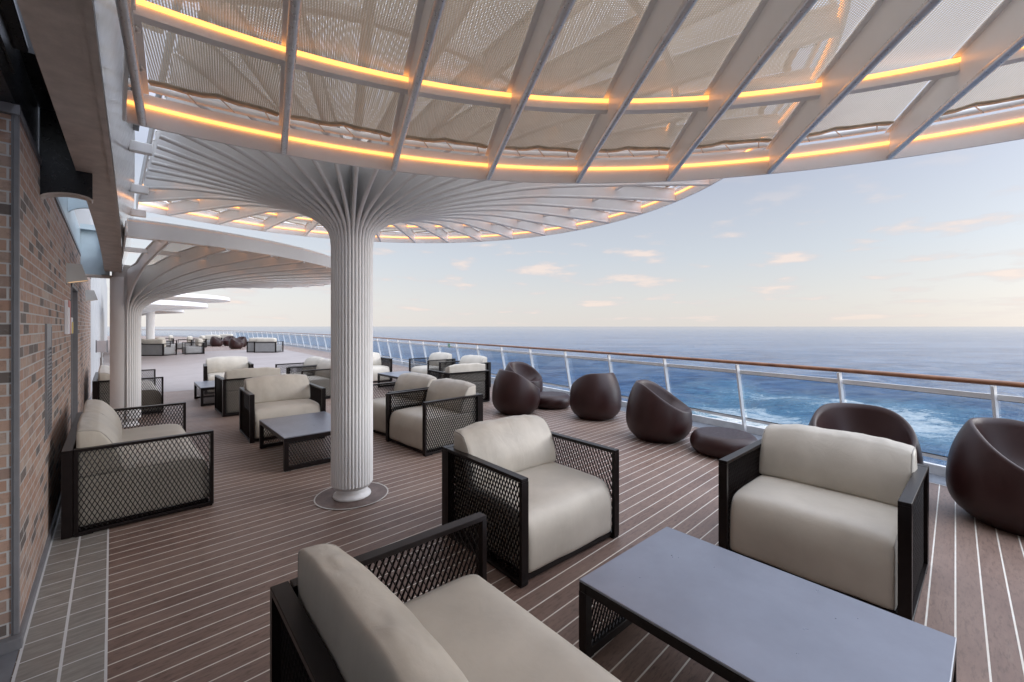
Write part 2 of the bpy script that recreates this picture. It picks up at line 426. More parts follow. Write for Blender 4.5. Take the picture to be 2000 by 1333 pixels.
mb.add(vs, fs); tag(mb.build('hull_side', M['white']), kind='structure')

kb = MB(); kb.sweep([(p.x,p.y,.055) for p in offset(CURVE,.27)], [(-.03,-.055),(.03,-.055),(.03,.055),(-.03,.055)], smooth=False)
tag(kb.build('kerb', M['kerb']), kind='structure')

rail = thing('deck_railing', 'long curved ship railing with brown handrail, white posts and glass panels', 'railing')
hr = MB(); hr.tube([(p.x,p.y,1.10) for p in TOP], .028, 10); hr.build('handrail', M['teak'], rail)
def at_h(i, z): return BASE[i].lerp(TOP[i], z/1.10)
def path(z, d=0):
    o = offset([at_h(i,z) for i in range(len(TOP))], d); return [(p.x,p.y,z) for p in o]
mr = MB(); mr.sweep(path(.955,.03), [(-.018,-.026),(.018,-.026),(.018,.026),(-.018,.026)], smooth=False); mr.build('mid_rail', M['rail_white'], rail)
br = MB(); br.sweep(path(.205,.03), [(-.012,-.018),(.012,-.018),(.012,.018),(-.012,.018)], smooth=False); br.build('bottom_rail', M['rail_white'], rail)
for z_, nm in ((.228,'gasket'),(.927,'gasket')):
    gk = MB(); gk.sweep(path(z_,.03), [(-.006,-.005),(.006,-.005),(.006,.005),(-.006,.005)], smooth=False); gk.build(nm, M['black'], rail)
# posts every 1.32 m, one of them at y = .94
acc = [0]
for i in range(1,len(TOP)): acc.append(acc[-1] + (TOP[i]-TOP[i-1]).length)
def at_arc(s, arr):
    for i in range(1,len(acc)):
        if acc[i] >= s:
            t = (s-acc[i-1])/(acc[i]-acc[i-1]); return arr[i-1].lerp(arr[i], t), (TOP[i]-TOP[i-1]).normalized()
    return arr[-1], (TOP[-1]-TOP[-2]).normalized()
s0 = next(acc[i] for i in range(len(YS)) if YS[i] >= .94); s0 = s0 % 1.32
S = []; s = s0
while s < acc[-1]: S.append(s); s += 1.32 if at_arc(s,TOP)[0].y < 22 else 2.0
S = [s for s in S if at_arc(s,TOP)[0].y < 75]
for s in S:
    t_, d = at_arc(s, TOP); b_, _ = at_arc(s, BASE)
    pm = MB(); out = Vector((d.y,-d.x,0))
    b_ = b_ - out*.045; t_ = t_ - out*.02
    pm.sweep([(b_.x,b_.y,.004),(b_.x,b_.y,.02),(b_.x+(t_.x-b_.x)*.1,b_.y+(t_.y-b_.y)*.1,.10),(t_.x,t_.y,1.075)],
             [(-.012,-.032),(.012,-.032),(.012,.032),(-.012,.032)] , up=tuple(out), smooth=False)
    pm.build('post', M['rail_white'], rail)
for a, b in zip(S[:-1], S[1:]):
    if at_arc(b,TOP)[0].y > 62: break
    g = MB(); vs = []; n = 4
    for i in range(n+1):
        s = a + .02 + (b-a-.04)*i/n
        for z in (.225,.93):
            bb, d = at_arc(s, BASE); tt, _ = at_arc(s, TOP); q = bb.lerp(tt, z/1.10) + Vector((d.y,-d.x,0))*.03
            vs.append((q.x,q.y,z))
    g.add(vs, [(2*i,2*i+2,2*i+3,2*i+1) for i in range(n)], True); g.build('glass_panel', M['glass'], rail)

# green exit plate hanging on the mid rail
gp_ = MB(); c, d = at_arc(min(S, key=lambda q: abs(at_arc(q,TOP)[0].y-11.6))+.5, TOP)
sp = thing('exit_plate', 'small green plate fixed below the brown handrail', 'sign', (c.x-.03,c.y,.985))
gp_.box(-.006,.006,-.06,.06,-.045,.075, bev=.002); gp_.build('plate', M['green'], sp)
a_ = MB(); a_.box(-.009,-.0065,-.032,-.018,-.02,.05); a_.box(-.009,-.0065,-.018,.03,-.02,-.006); a_.box(-.009,-.0065,-.018,.03,.036,.05); a_.build('pictogram', M['paper'], sp)

# ------------------------------------------------------------------ canopies
DROP = [(.179,.82),(.186,.74),(.204,.675),(.24,.615),(.31,.56),(.38,.515),(.47,.475),(.60,.425),(.80,.355),(1.1,.275),(1.5,.19),(2.0,.115),(2.58,.072),(3.2,.03),(3.80,0)]
NR = 38; RC0 = .179; TR = .0140
def drop(r):
    pts = [(d, rr) for rr, d in DROP]
    return cr([(d, rr) for rr, d in DROP], r)
def make_canopy(name, label, cx, cy, zr, dxc, phase, group, detail=True, casing=False, RR=3.80, metal=False, nties=0):
    root = thing(name, label, 'canopy', (cx,cy,0), 0, group)
    ztop = lambda r: zr + .145 - .75*min(drop(min(r,3.8)), .25)
    zt = zr + .145
    # column core, pedestal, flange
    m = MB(); m.lathe([(0,.10),(.168,.10),(.168,zr-.55),(.168,zr-.0),(.3,zr+.02),(0,zr+.025)], 40); m.build('column_core', M['white'], root)
    m = MB(); m.lathe([(0,.004),(.172,.004),(.176,.012),(.172,.028),(.150,.034),(.146,.06),(.150,.13),(0,.13)], 48); m.build('pedestal', M['white'], root)
    if casing:
        m = MB(); prof = []
        n = 20; h = zr-.17
        ring = [(.192*cos(pi*.54+pi*.92*k/n), .192*sin(pi*.54+pi*.92*k/n)) for k in range(n+1)]
        vs = [(x_,y_,.004) for x_,y_ in ring] + [(x_,y_,h) for x_,y_ in ring]
        fs_ = [(k,k+1,n+2+k,n+1+k) for k in range(n)]
        m.add(vs, fs_, True); m.add([vs[n+1+k] for k in range(n+1)], [tuple(range(n+1))], False)
        m.build('column_casing', M['white'], root)
    # ribs
    def rmax(a):
        ca = cos(a)
        if ca < -1e-4 and dxc <= 0: return min(RR, dxc/ca)
        if dxc > 0 and ca > 0: return RR
        if dxc > 0: return 0
        return RR if ca >= 0 or dxc < -RR else min(RR, dxc/ca)
    cache = {}
    def rib_mesh(R):
        key = round(R, 3)
        if key in cache: return cache[key]
        m = MB()
        rs = [r for r, _ in DROP if r < R-.02]
        rs2 = []
        for a, b in zip(rs[:-1], rs[1:]): rs2 += [a, (a+b)/2]
        rs2 += [rs[-1], R]
        P = [(RC0,0,.13),(RC0,0,zr-1.2),(RC0,0,zr-.9)] + [(r,0,zr-drop(r)) for r in rs2[0:]]
        nP = len(P)
        prf = lambda rr: [(rr*cos(2*pi*k/10), rr*sin(2*pi*k/10)) for k in range(10)]
        m.sweep(P[:9], prf(TR), (0,1,0), mi=1, caps=True); m.sweep(P[8:], prf(TR*1.25), (0,1,0), mi=1)
        W = [(r, zr-drop(r)) for r in rs2 if r >= .19]
        top = ztop
        vs = []
        for r, z in W: vs += [(r,-.004,z),(r,-.004,top(r)),(r,.004,z),(r,.004,top(r))]
        ff = []
        for i in range(len(W)-1):
            a = 4*i; b = a+4; ff += [(a,b,b+1,a+1),(a+2,a+3,b+3,b+2)]
        m.add(vs, ff, False)
        if R > .7:
            fr_ = [.62+(R-.01-.62)*i/14 for i in range(15)]
            if metal:
                for r in (1.15,1.62,2.02,2.42,2.78,3.15,3.5):
                    if r < R-.1: m.tube([(r-.018,-.006,ztop(r)-.004),(r-.006,-.016,ztop(r)-.012),(r+.008,-.010,ztop(r)-.010),(r+.02,-.016,ztop(r)-.003)], .006, 6)
                for r in (2.08,2.95): m.box(r-.05,r-.005,-.018,-.004,ztop(r)-.050,ztop(r)-.008)
            m.sweep([(r,0,ztop(r)+.003) for r in fr_], [(-.026,-.0035),(.026,-.0035),(.026,.0035),(-.026,.0035)], smooth=False)
        cache[key] = m.mesh('rib', [M['white'], M['tube'] if metal else M['white']]); return cache[key]
    angs = [radians(phase) + 2*pi*k/NR for k in range(NR)]
    ok = []
    for a in angs:
        a = (a+pi) % (2*pi) - pi
        R = rmax(a)
        if dxc >= -.3 and cos(a) < -.01: continue          # half canopies have no ribs on the building side
        if R < .5: continue
        obj('rib', rib_mesh(R), root, None, a); ok.append(a)
    ok.sort()
    # rim, lights, purlins
    def arc(r, step=radians(2.4)):
        lim = pi if dxc < -r else math.acos(max(-1,min(1,dxc/r)))
        n = max(4, int(2*lim/step)); return [(r*cos(-lim+2*lim*i/n), r*sin(-lim+2*lim*i/n)) for i in range(n+1)], dxc < -r
    def ring(nm, r, z0, z1, t, mat):
        A, closed = arc(r)
        if closed: A = A[:-1]
        m = MB(); m.sweep([(x_,y_,(z0+z1)/2) for x_,y_ in A], [(-t/2,-(z1-z0)/2),(t/2,-(z1-z0)/2),(t/2,(z1-z0)/2),(-t/2,(z1-z0)/2)], closed=closed, smooth=False)
        return m.build(nm, mat, root)
    ring('rim_fascia', RR+.012, zr-.012, zr+.15, .012, M['white'])
    A, _ = arc(RR-.03); m = MB(); m.tube([(x_,y_,zr+.172) for x_,y_ in A], .020, 8); m.build('rim_tube', M['white'], root)
    ring('light_strip', RR-.004, zr+.078, zr+.094, .010, M['led'])
    for r in (2.95, 2.08):
        zq = ztop(r)
        ring('purlin', r, zq-.062, zq-.006, .040, M['white'])
        ring('light_strip', r-.025, zq-.026, zq-.010, .009, M['led'])
    # straight edge along the building side
    if abs(dxc) < RR:
        hl = sqrt(RR*RR-dxc*dxc); m = MB(); m.box(dxc-.016,dxc-.004,-hl,hl,zr-.012,zr+.15)
        m.build('edge_plate', M['white'], root)
    # shade cloth, one piece per bay
    pc = {}
    da = 2*pi/NR
    def panel(Ra, Rb):
        key = (round(Ra,2), round(Rb,2))
        if key in pc: return pc[key]
        nr, na = 14, 8; h = da/2 - .008; vs = []
        ph = len(pc)*1.7
        for i in range(nr+1):
            for j in range(na+1):
                t = j/na; a = -h + 2*h*t; Re = Ra + (Rb-Ra)*t - .13
                r = .24 + (Re-.24)*i/nr
                sag = .018*sin(pi*t)*sin(pi*i/nr*3.0+ph) + .012*sin(9*a*r+ph+i*.6)*sin(pi*t)
                edge = .05*sin(pi*t*3)**2*(i == nr)
                vs.append(((r-edge*.5)*cos(a), (r-edge*.5)*sin(a), ztop(r)+.012+sag))
        ff = [(i*(na+1)+j, (i+1)*(na+1)+j, (i+1)*(na+1)+j+1, i*(na+1)+j+1) for i in range(nr) for j in range(na)]
        mi = [0 if k//na < nr-1 else 1 for k in range(len(ff))]
        m = MB(); m.add(vs, ff, True)
        me = m.mesh('shade_panel', M['shade'])
        hm = MB(); k0 = nr*(na+1); L = [Vector(vs[k0+j]) for j in range(na+1)]
        hm.sweep([tuple(p - Vector((.015,0,.004))) for p in L], [(-.022,-.004),(.022,-.004),(.022,.004),(-.022,.004)])
        ties = []
        for t in ((.2,.5,.8) if nties == 3 else (.3,.7))[:nties]:
            lc = MB(); j = int(t*na); p = L[j]; Rt = Ra+(Rb-Ra)*t-.03
            aa = -h+2*h*(t-.13); q = Vector((Rt*cos(aa), Rt*sin(aa), zr+.155))
            lc.tube([tuple(p), tuple(q)], .0035, 5)
            lc.lathe([(0,p.z-.010),(.011,p.z-.008),(.013,p.z-.002)], 10, (p.x-.012,p.y)); ties.append(lc.mesh('tie', M['steel']))
        pc[key] = (me, hm.mesh('hem', M['hem']), ties); return pc[key]
    for a, b in zip(ok[:-1], ok[1:]):
        if b-a > da*1.2: continue
        Ra, Rb = rmax(a), rmax(b)
        if min(Ra,Rb) < .9: continue
        me, hm, lc = panel(Ra, Rb)
        o = obj('shade_panel', me, root, None, (a+b)/2)
        obj('hem', hm, o)
        for q in lc: obj('tie', q, o)
    if dxc < -RR or (dxc < -.3):
        a, b = ok[-1], ok[0]+2*pi
        if b-a < da*1.2:
            me, hm, lc = panel(rmax(a), rmax(b)); o = obj('shade_panel', me, root, None, (a+b)/2); obj('hem', hm, o)
    return root
LOW, HIGH = 2.675, 3.23
GC = 'round ribbed shade canopies along the deck'
c0 = make_canopy('shade_canopy', 'nearest low canopy overhead with glowing light strips and gold mesh panels', -.186, -.980, LOW, .24, .25, GC, RR=3.81, metal=True, nties=3)
c1 = make_canopy('shade_canopy', 'tall round canopy on the white fluted column in the middle of the lounge', 1.704, 4.06, HIGH, -1.45, 3.0, GC, RR=3.80, nties=2)
c2 = make_canopy('shade_canopy', 'low half round canopy on the column beside the brick wall', .17, 9.45, LOW-.06, -.05, .25, GC, casing=True, RR=3.42)
for (x_, y_, src, lb) in ((.2,27.0,c2,'low far canopy nearest the pale deck, its end poking left of the distant white column'),
                          (1.62,31.9,c1,'highest of the far canopies on a slim white column by distant seats'),
                          (.2,36.9,c2,'farthest and smallest low canopy close to the horizon')):
    o = copy_tree(src); o.location = (x_,y_,0); o['label'] = lb
# white ring and worn patch on the deck round the column
mb = MB(); mb.lathe([(.17,.004),(.33,.004)], 64, smooth=False); tag(mb.build('column_collar', M['collar'], None, (1.704,4.06,.001)), kind='structure')
mb = MB(); mb.lathe([(.328,.008),(.341,.008)], 64, smooth=False); tag(mb.build('collar_line', M['line'], None, (1.704,4.06,0)), kind='structure')

# ------------------------------------------------------------------ deckhouse: brick wall, beam, brackets
bw = thing('brick_wall', 'red brown brick wall with grey corner trim along the left side', 'wall', (-.352,3.33,0))
def L(mb_): # shift world coords into the wall's frame
    mb_.v = [(x_+.352,y_-3.33,z_) for x_,y_,z_ in mb_.v]; return mb_
X0 = -.352; ZT = 2.74
m = MB(); m.box(X0-.25,X0,3.36,7.26,0,ZT); m.box(X0-.25,X0,8.39,13.84,0,ZT); m.box(X0-.25,X0,7.26,8.39,2.14,ZT)
L(m).build('brick_face', M['brick'], bw)
m = MB(); m.box(-2.6,X0-.02,3.345,3.59,.0,ZT-.003); m.box(X0-.60,X0-.03,8.386,8.5,.0,2.13)
L(m).build('brick_return', M['brick_end'], bw)
m = MB(); m.box(X0-.016,X0+.006,3.334,3.358,.06,ZT+.004,bev=.003); m.box(X0-.022,X0-.0165,3.339,3.346,.06,ZT+.004)
m.box(-2.6,X0+.009,3.322,3.366,ZT+.0,ZT+.05); m.box(X0-.03,X0+.008,3.366,13.84,ZT+.004,ZT+.045)
L(m).build('corner_trim', M['trim'], bw)
m = MB(); m.box(X0-.01,X0+.016,3.33,7.24,.0,.055,bev=.004); m.box(X0-.01,X0+.016,8.41,13.84,.0,.055,bev=.004); m.box(-2.6,X0+.02,3.29,3.345,.0,.06,bev=.004)
L(m).build('skirting', M['trim'], bw)
m = MB(); m.box(X0-.05,X0+.012,8.38,8.42,0,2.16); m.box(X0-.05,X0+.012,7.235,7.265,0,2.16); m.box(X0-.05,X0+.012,7.235,8.42,2.13,2.165)
L(m).build('door_frame', M['trim'], bw)
m = MB(); m.box(X0-.66,X0-.60,7.0,8.6,0,2.2); d_ = L(m).build('door', M['dark_glass'], bw)
m = MB(); m.box(X0-.6,X0-.56,7.5,7.53,1.0,1.12,bev=.005); m.box(X0-.56,X0-.545,7.5,7.62,1.05,1.07,bev=.004); h_ = L(m).build('handle', M['steel'], d_)

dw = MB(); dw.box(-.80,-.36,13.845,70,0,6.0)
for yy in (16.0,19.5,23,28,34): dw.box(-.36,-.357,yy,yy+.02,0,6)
dw.box(-3.2,-2.6,-9,3.35,0,6.5); dw.box(-3.2,-.52,-9,13.84,4.6,6.5)  # unseen deckhouse mass, added to block sky light from the building side
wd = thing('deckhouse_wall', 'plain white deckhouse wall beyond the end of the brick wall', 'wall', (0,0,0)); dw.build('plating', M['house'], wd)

# curved roof beam
bm = thing('roof_beam', 'long beige steel roof beam with white sloping fascia, running above the brick wall', 'beam')
SEC = [(-3,-.37,2.84),(.5,-.285,2.825),(2.2,-.245,2.80),(4.35,-.18,2.75),(6.06,-.132,2.70),(7.15,-.107,2.65),(8.3,-.092,2.585),(9.35,-.083,2.53)]
def sec(y): return cr([(a,s) for s,a,_ in SEC], y), cr([(z,s) for s,_,z in SEC], y)
ys = [-3+ i*12.35/48 for i in range(49)]
def strip(mb_, f, g, smooth=True):
    vs = []
    for y_ in ys: vs += [f(y_), g(y_)]
    mb_.add(vs, [(2*i,2*i+2,2*i+3,2*i+1) for i in range(len(ys)-1)], smooth)
m = MB(); Wb = .195
A_ = lambda y_: (sec(y_)[0], y_, sec(y_)[1]); B_ = lambda y_: (sec(y_)[0]+Wb, y_, sec(y_)[1])
C_ = lambda y_: (sec(y_)[0]+Wb, y_, sec(y_)[1]+.30); D_ = lambda y_: (sec(y_)[0], y_, sec(y_)[1]+.30)
strip(m,A_,B_); strip(m,B_,C_); strip(m,C_,D_); strip(m,D_,A_)
a_ = 9.35; m.add([A_(a_),B_(a_),C_(a_),D_(a_)], [(0,1,2,3)])
m.build('box_girder', M['beam'], bm)
m = MB(); E_ = lambda y_: (sec(y_)[0]+Wb-.022, y_, sec(y_)[1]-.012); F_ = lambda y_: (sec(y_)[0]+Wb+.004, y_, sec(y_)[1]-.012)
G_ = lambda y_: (sec(y_)[0]+Wb+.004, y_, sec(y_)[1]-.0005); H_ = lambda y_: (sec(y_)[0]+Wb-.022, y_, sec(y_)[1]-.0005)
strip(m,E_,F_); strip(m,F_,G_); strip(m,H_,E_)
m.build('edge_bar', M['beam'], bm)
m = MB(); fa = lambda y_: (sec(y_)[0]+Wb+.008, y_, sec(y_)[1]-.010); fb = lambda y_: (sec(y_)[0]+Wb+.115, y_, sec(y_)[1]+.42)
fc = lambda y_: (sec(y_)[0]+Wb+.107, y_, sec(y_)[1]+.42); fd = lambda y_: (sec(y_)[0]+Wb+.006, y_, sec(y_)[1]+.0)
strip(m,fa,fb); strip(m,fb,fc); strip(m,fc,fd); m.build('fascia', M['fascia'], bm)
m = MB()
for y_ in (1.0,2.6,4.4,5.6,6.6):
    x_ = sec(y_)[0]+Wb+.06; z_ = sec(y_)[1]
    m.box(x_+.02,x_+.16,y_-.03,y_+.03,z_+.26,z_+.34,bev=.006)
m.build('bracket', M['white'], bm)

# black steel over the near end of the brick, pale blue further on
bs = thing('black_bracket', 'black steel overhang above the near end of the brick wall', 'steelwork')
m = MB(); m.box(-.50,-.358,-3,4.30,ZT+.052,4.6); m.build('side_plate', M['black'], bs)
def arch_plate(y0, y1, xl, xr, zl, zr_, zc, ztop, mat, par, lip=None):
    m = MB(); n = 12; vs = []
    for y_ in (y0,y1):
        for i in range(n+1):
            t = i/n; x_ = xl+(xr-xl)*t; z_ = zl*(1-t)+zr_*t + zc*(sin(pi*t)**.6)
            vs += [(x_,y_,z_),(x_,y_,ztop)]
    N_ = 2*(n+1); ff = []
    for i in range(n):
        a = 2*i; ff += [(a,a+2,a+3,a+1),(N_+a,N_+a+1,N_+a+3,N_+a+2),(a,N_+a,N_+a+2,a+2)]
    m.add(vs, ff, False); o = m.build('bracket_plate', mat, par)
    if lip:
        m = MB(); m.sweep([(xl+(xr-xl)*i/n,(y0+y1)/2,zl*(1-i/n)+zr_*i/n+zc*(sin(pi*i/n)**.6)-.008) for i in range(n+1)], [(-.05,-.006),(.05,-.006),(.05,.006),(-.05,.006)], smooth=False)
        m.build('bracket_lip', lip, par)
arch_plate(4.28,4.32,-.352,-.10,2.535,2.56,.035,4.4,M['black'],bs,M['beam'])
m = MB(); m.box(-.357,.15,3.45,4.27,3.13,3.16); m.build('cover_plate', M['black'], bs)
m = MB(); m.box(-.356,-.30,-3,3.2,3.02,3.05,bev=.006); m.box(-.356,-.345,-3,3.2,2.9,3.02); m.build('stiffener', M['black'], bs)
bb = thing('blue_bracket', 'pale blue steel brackets with open gap between brick wall and roof beam', 'steelwork')
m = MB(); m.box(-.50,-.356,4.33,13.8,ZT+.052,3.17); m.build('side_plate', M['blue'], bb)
arch_plate(6.82,6.86,-.352,-.05,2.925,2.96,.06,3.4,M['blue'],bb)
m = MB(); m.box(-.352,-.02,9.40,9.44,2.475,3.16); m.box(-.352,.05,9.30,9.44,3.16,3.24); m.build('cross_plate', M['blue'], bb)
m = MB(); m.box(-.12,-.03,9.34,9.40,2.475,3.13); m.build('web_stiffener', M['blue'], bb)
m = MB(); m.box(-.40,.02,9.36,9.52,2.43,2.47,bev=.004); m.build('cross_flange', M['beam'], bb)

# wall fittings
def sconce(y, label):
    r = thing('wall_lamp', label, 'lamp', (-.352,y,2.12), 0, 'downlights on the brick wall')
    m = MB(); w = .085
    m.add([(.006,-w,0),(.165,-w,.035),(.115,-w,.205),(.006,-w,.205),(.006,w,0),(.165,w,.035),(.115,w,.205),(.006,w,.205)],
          [(3,2,1,0),(4,5,6,7),(1,2,6,5),(2,3,7,6),(0,4,7,3)]); m.build('lamp_shade', M['lamp_body'], r)
    m = MB(); m.box(0,.0055,-w-.005,w+.005,-.006,.21); m.build('back_plate', M['lamp_body'], r)
    m = MB(); m.add([(.012,-w+.006,.008),(.158,-w+.006,.042),(.158,w-.006,.042),(.012,w-.006,.008)],[(0,1,2,3)]); m.build('diffuser', M['bulb'], r)
sconce(6.62,'nearer grey wedge wall lamp above the doorway on the brick wall')
sconce(11.2,'farther grey wedge wall lamp past the doorway on the brick wall')
vt = thing('wall_vent', 'tall narrow grey slotted vent in the brick wall', 'vent', (-.352,4.73,1.25))
m = MB(); m.box(.0,.012,-.175,-.15,-.42,.42); m.box(.0,.012,.15,.175,-.42,.42); m.box(.0,.012,-.15,.15,.395,.42); m.box(.0,.012,-.15,.15,-.42,-.395); m.build('frame', M['trim'], vt)
m = MB(); m.box(.0,.004,-.15,.15,-.395,.395); m.build('back_panel', M['black'], vt)
m = MB()
for k in range(22):
    z_ = -.385+k*.028; m.box(.004,.010,-.15,.15,z_,z_+.016)
m.box(.004,.010,-.15,.15,.24,.395)
m.build('slat', M['trim'], vt)
s1 = thing('wall_notice', 'tall white notice board with red edge on the brick wall before the doorway', 'sign', (-.352,6.42,1.57))
m = MB(); m.box(.002,.03,-.15,.15,0,.35,bev=.003); m.build('board', M['paper'], s1)
m = MB(); m.box(.0305,.033,-.15,.15,.28,.35); m.box(.0305,.033,.11,.15,0,.28); m.build('red_band', M['red'], s1)
s2 = thing('wall_notice', 'small yellow and white notice right beside the doorway', 'sign', (-.352,6.9,1.57))
m = MB(); m.box(.002,.03,-.10,.10,0,.18,bev=.003); m.build('board', M['paper'], s2)
m = MB(); m.box(.0305,.033,-.10,.10,0,.13); m.build('yellow_band', M['yellow'], s2)
ms = thing('menu_stand', 'white sheet in a steel frame on a slim pole by the deckhouse wall', 'sign stand', (-.16,13.25,0), radians(-40))
m = MB(); m.lathe([(0,.004),(.17,.004),(.17,.014),(0,.02)], 32); m.build('base', M['steel'], ms)
m = MB(); m.tube([(0,0,.015),(0,0,1.07)], .013, 10); m.tube([(0,0,.70),(0,0,.95)], .03, 12); m.build('pole', M['steel'], ms)
m = MB(); m.box(-.10,.10,-.006,.004,1.07,1.33); m.build('sheet', M['paper'], ms)
m = MB(); m.box(-.125,-.112,-.01,.01,1.06,1.34,bev=.003); m.box(.112,.125,-.01,.01,1.06,1.34,bev=.003)
for z_ in (1.09,1.2,1.31): m.box(-.112,.112,.005,.011,z_-.005,z_+.005)
m.build('holder', M['trim'], ms)

# ------------------------------------------------------------------ furniture
def mesh_panel(mb_, w, h, cw=.030, ch=.062, o=(0,0,0), ax=(1,0,0), nrm=(0,1,0)):
    """expanded metal: tilted strands on a diamond lattice, w along ax, h up"""
    ax = Vector(ax); nrm = Vector(nrm); o = Vector(o); up = Vector((0,0,1))
    nx = max(2, round(w/cw)); nz = max(2, round(h/ch)); cw = w/nx; ch = h/nz
    wv = nrm*.0085 + up*.0090; 
    for j in range(nz*2):
        for i in range(nx):
            z0 = j*ch/2; z1 = z0+ch/2
            a = i*cw; b = a+cw/2; c = a+cw
            if j % 2 == 0: seg = [((b,z0),(a,z1)),((b,z0),(c,z1))]
            else: seg = [((a,z0),(b,z1)),((c,z0),(b,z1))]
            for (p,q) in seg:
                P = o+ax*p[0]+up*p[1]; Q = o+ax*q[0]+up*q[1]
                tv = (Q-P).cross(Vector(wv)).normalized()*.0034
                mb_.ribbon(P, Q, wv, tv)
def loop_frame(mb_, u0, u1, z0, z1, n0, n1, t, axis, zt=None):
    """rectangular hoop of flat bar: axis 'y' -> loop in the YZ plane, thickness n0..n1 in X"""
    zt = zt or t
    if axis == 'y':
        mb_.box(n0,n1,u0,u1,z1-zt,z1,bev=.0025); mb_.box(n0,n1,u0,u1,z0,z0+zt,bev=.0025)
        mb_.box(n0,n1,u0,u0+t,z0+zt-.001,z1-zt+.001); mb_.box(n0,n1,u1-t,u1,z0+zt-.001,z1-zt+.001)
    else:
        mb_.box(u0,u1,n0,n1,z1-zt,z1,bev=.0025); mb_.box(u0,u1,n0,n1,z0,z0+zt,bev=.0025)
        mb_.box(u0,u0+t,n0,n1,z0+zt-.001,z1-zt+.001); mb_.box(u1-t,u1,n0,n1,z0+zt-.001,z1-zt+.001)
def cushion(w, d, h, r, bulge=(.01,.01,.01), crown=0, seed=1, amp=.004, n=(22,14,12), taper=0):
    """rounded, slightly stuffed box centred on x,y with its base at z=0"""
    nx, ny, nz = n; ids = {}; vs = []; fs = []
    hw, hd, hh = w/2, d/2, h/2
    def vert(i,j,k):
        key = (i,j,k)
        if key in ids: return ids[key]
        u, v, t = 2*i/nx-1, 2*j/ny-1, 2*k/nz-1
        # denser sampling near the edges
        e = lambda q: math.copysign(1-(1-abs(q))**1.35, q)
        p = Vector((e(u)*hw, e(v)*hd, e(t)*hh))
        inn = Vector((max(-hw+r,min(hw-r,p.x)), max(-hd+r,min(hd-r,p.y)), max(-hh+r,min(hh-r,p.z))))
        dl = p-inn
        if dl.length > 1e-6: p = inn + dl.normalized()*r
        su, sv, st = p.x/hw, p.y/hd, p.z/hh
        g = lambda q: max(0, 1-q*q)
        p.x += math.copysign(bulge[0],su)*g(sv)*g(st)*(abs(u) > .8)
        p.y += (bulge[1]*g(su)**.6*g(st)**.6)*(sv)
        p.z += (bulge[2]*g(su)**.5*g(sv)**.5)*(st)
        if st > 0: p.z += crown*g(su)**.8*st
        if taper: p.y *= 1 - taper*max(0,st)
        nv = noise.noise(Vector((p.x*5+seed*7.3, p.y*5, p.z*3)))*amp + noise.noise(Vector((p.x*13+seed, p.y*13, p.z*5)))*amp*.5
        if amp > .005: nv += .0024*noise.noise(Vector((p.x*19+seed*3, p.y*8, p.z*4.5)))*max(0,t+.6) + .0016*noise.noise(Vector((p.x*34, p.y*10+seed, p.z*6)))*max(0,t+.3)
        nn = Vector((p.x/hw**2*.05, p.y/hd**2*.05, p.z/hh**2*.05))
        if nn.length > 0: p += nn.normalized()*nv
        ids[key] = len(vs); vs.append((p.x,p.y,p.z+hh)); return ids[key]
    def face(fn, a, b):
        for i in range(a):
            for j in range(b): fs.append([fn(i,j),fn(i+1,j),fn(i+1,j+1),fn(i,j+1)])
    face(lambda i,j: vert(i,j,nz), nx, ny); face(lambda i,j: vert(i,ny-j,0), nx, ny)
    face(lambda i,j: vert(i,0,j), nx, nz); face(lambda i,j: vert(nx-i,ny,j), nx, nz)
    face(lambda i,j: vert(nx,i,j), ny, nz); face(lambda i,j: vert(0,ny-i,j), ny, nz)
    m = MB(); m.add(vs, fs, True); m.rings = []
    for i in (0, nx):
        m.rings.append([ids[(i,j,0)] for j in range(ny)] + [ids[(i,ny,k)] for k in range(nz)] + [ids[(i,j,nz)] for j in range(ny,0,-1)] + [ids[(i,0,k)] for k in range(nz,0,-1)])
    return m
def seams(m, par):
    for rg in m.rings:
        q = MB(); q.tube([m.v[i] for i in rg], .0042, 6, closed=True); q.build('piping', M['piping'], par)
def move(m, dx=0, dy=0, dz=0, rx=0, pz=0):
    c, s = cos(rx), sin(rx); o = []
    for x_,y_,z_ in m.v:
        z2 = z_-pz; o.append((x_+dx, y_*c-z2*s+dy, y_*s+z2*c+pz+dz))
    m.v = o; return m
def seatwarp(m, d, h):
    o = []
    for x,y,z in m.v:
        t = z/h; f = max(0, -y/(d/2))
        if t > .4: z -= .045*f**8*((t-.4)/.6)
        y += .035*(f**3)*max(0,(t-.55)/.45)**2
        o.append((x,y,z))
    m.v = o
def backwarp(m, w, d, h):
    o = []
    for x,y,z in m.v:
        t = max(0,min(1.05,z/h)); u = x/(w/2)
        s = (y/d+.5)                       # 0 front .. 1 back
        lean = .105*t**2.1 + .02*t
        y2 = y + lean*(1-s) - .012*t*s
        zz = z
        if t > .5:
            zz += (.036*max(0,1-abs(u)**3.5))*((t-.5)/.5)       # crown across the width
            zz -= .035*((1-s)**3)*((t-.5)/.5)**2                # top rounds over to the front
            zz += .010*noise.noise(Vector((x*7, 3.1, 0)))*t
        y2 += -.018*max(0,1-u*u)*(1-s)*(1-abs(2*t-1)**2)
        o.append((x,y2,zz))
    m.v = o
AH = .687; AD = .90
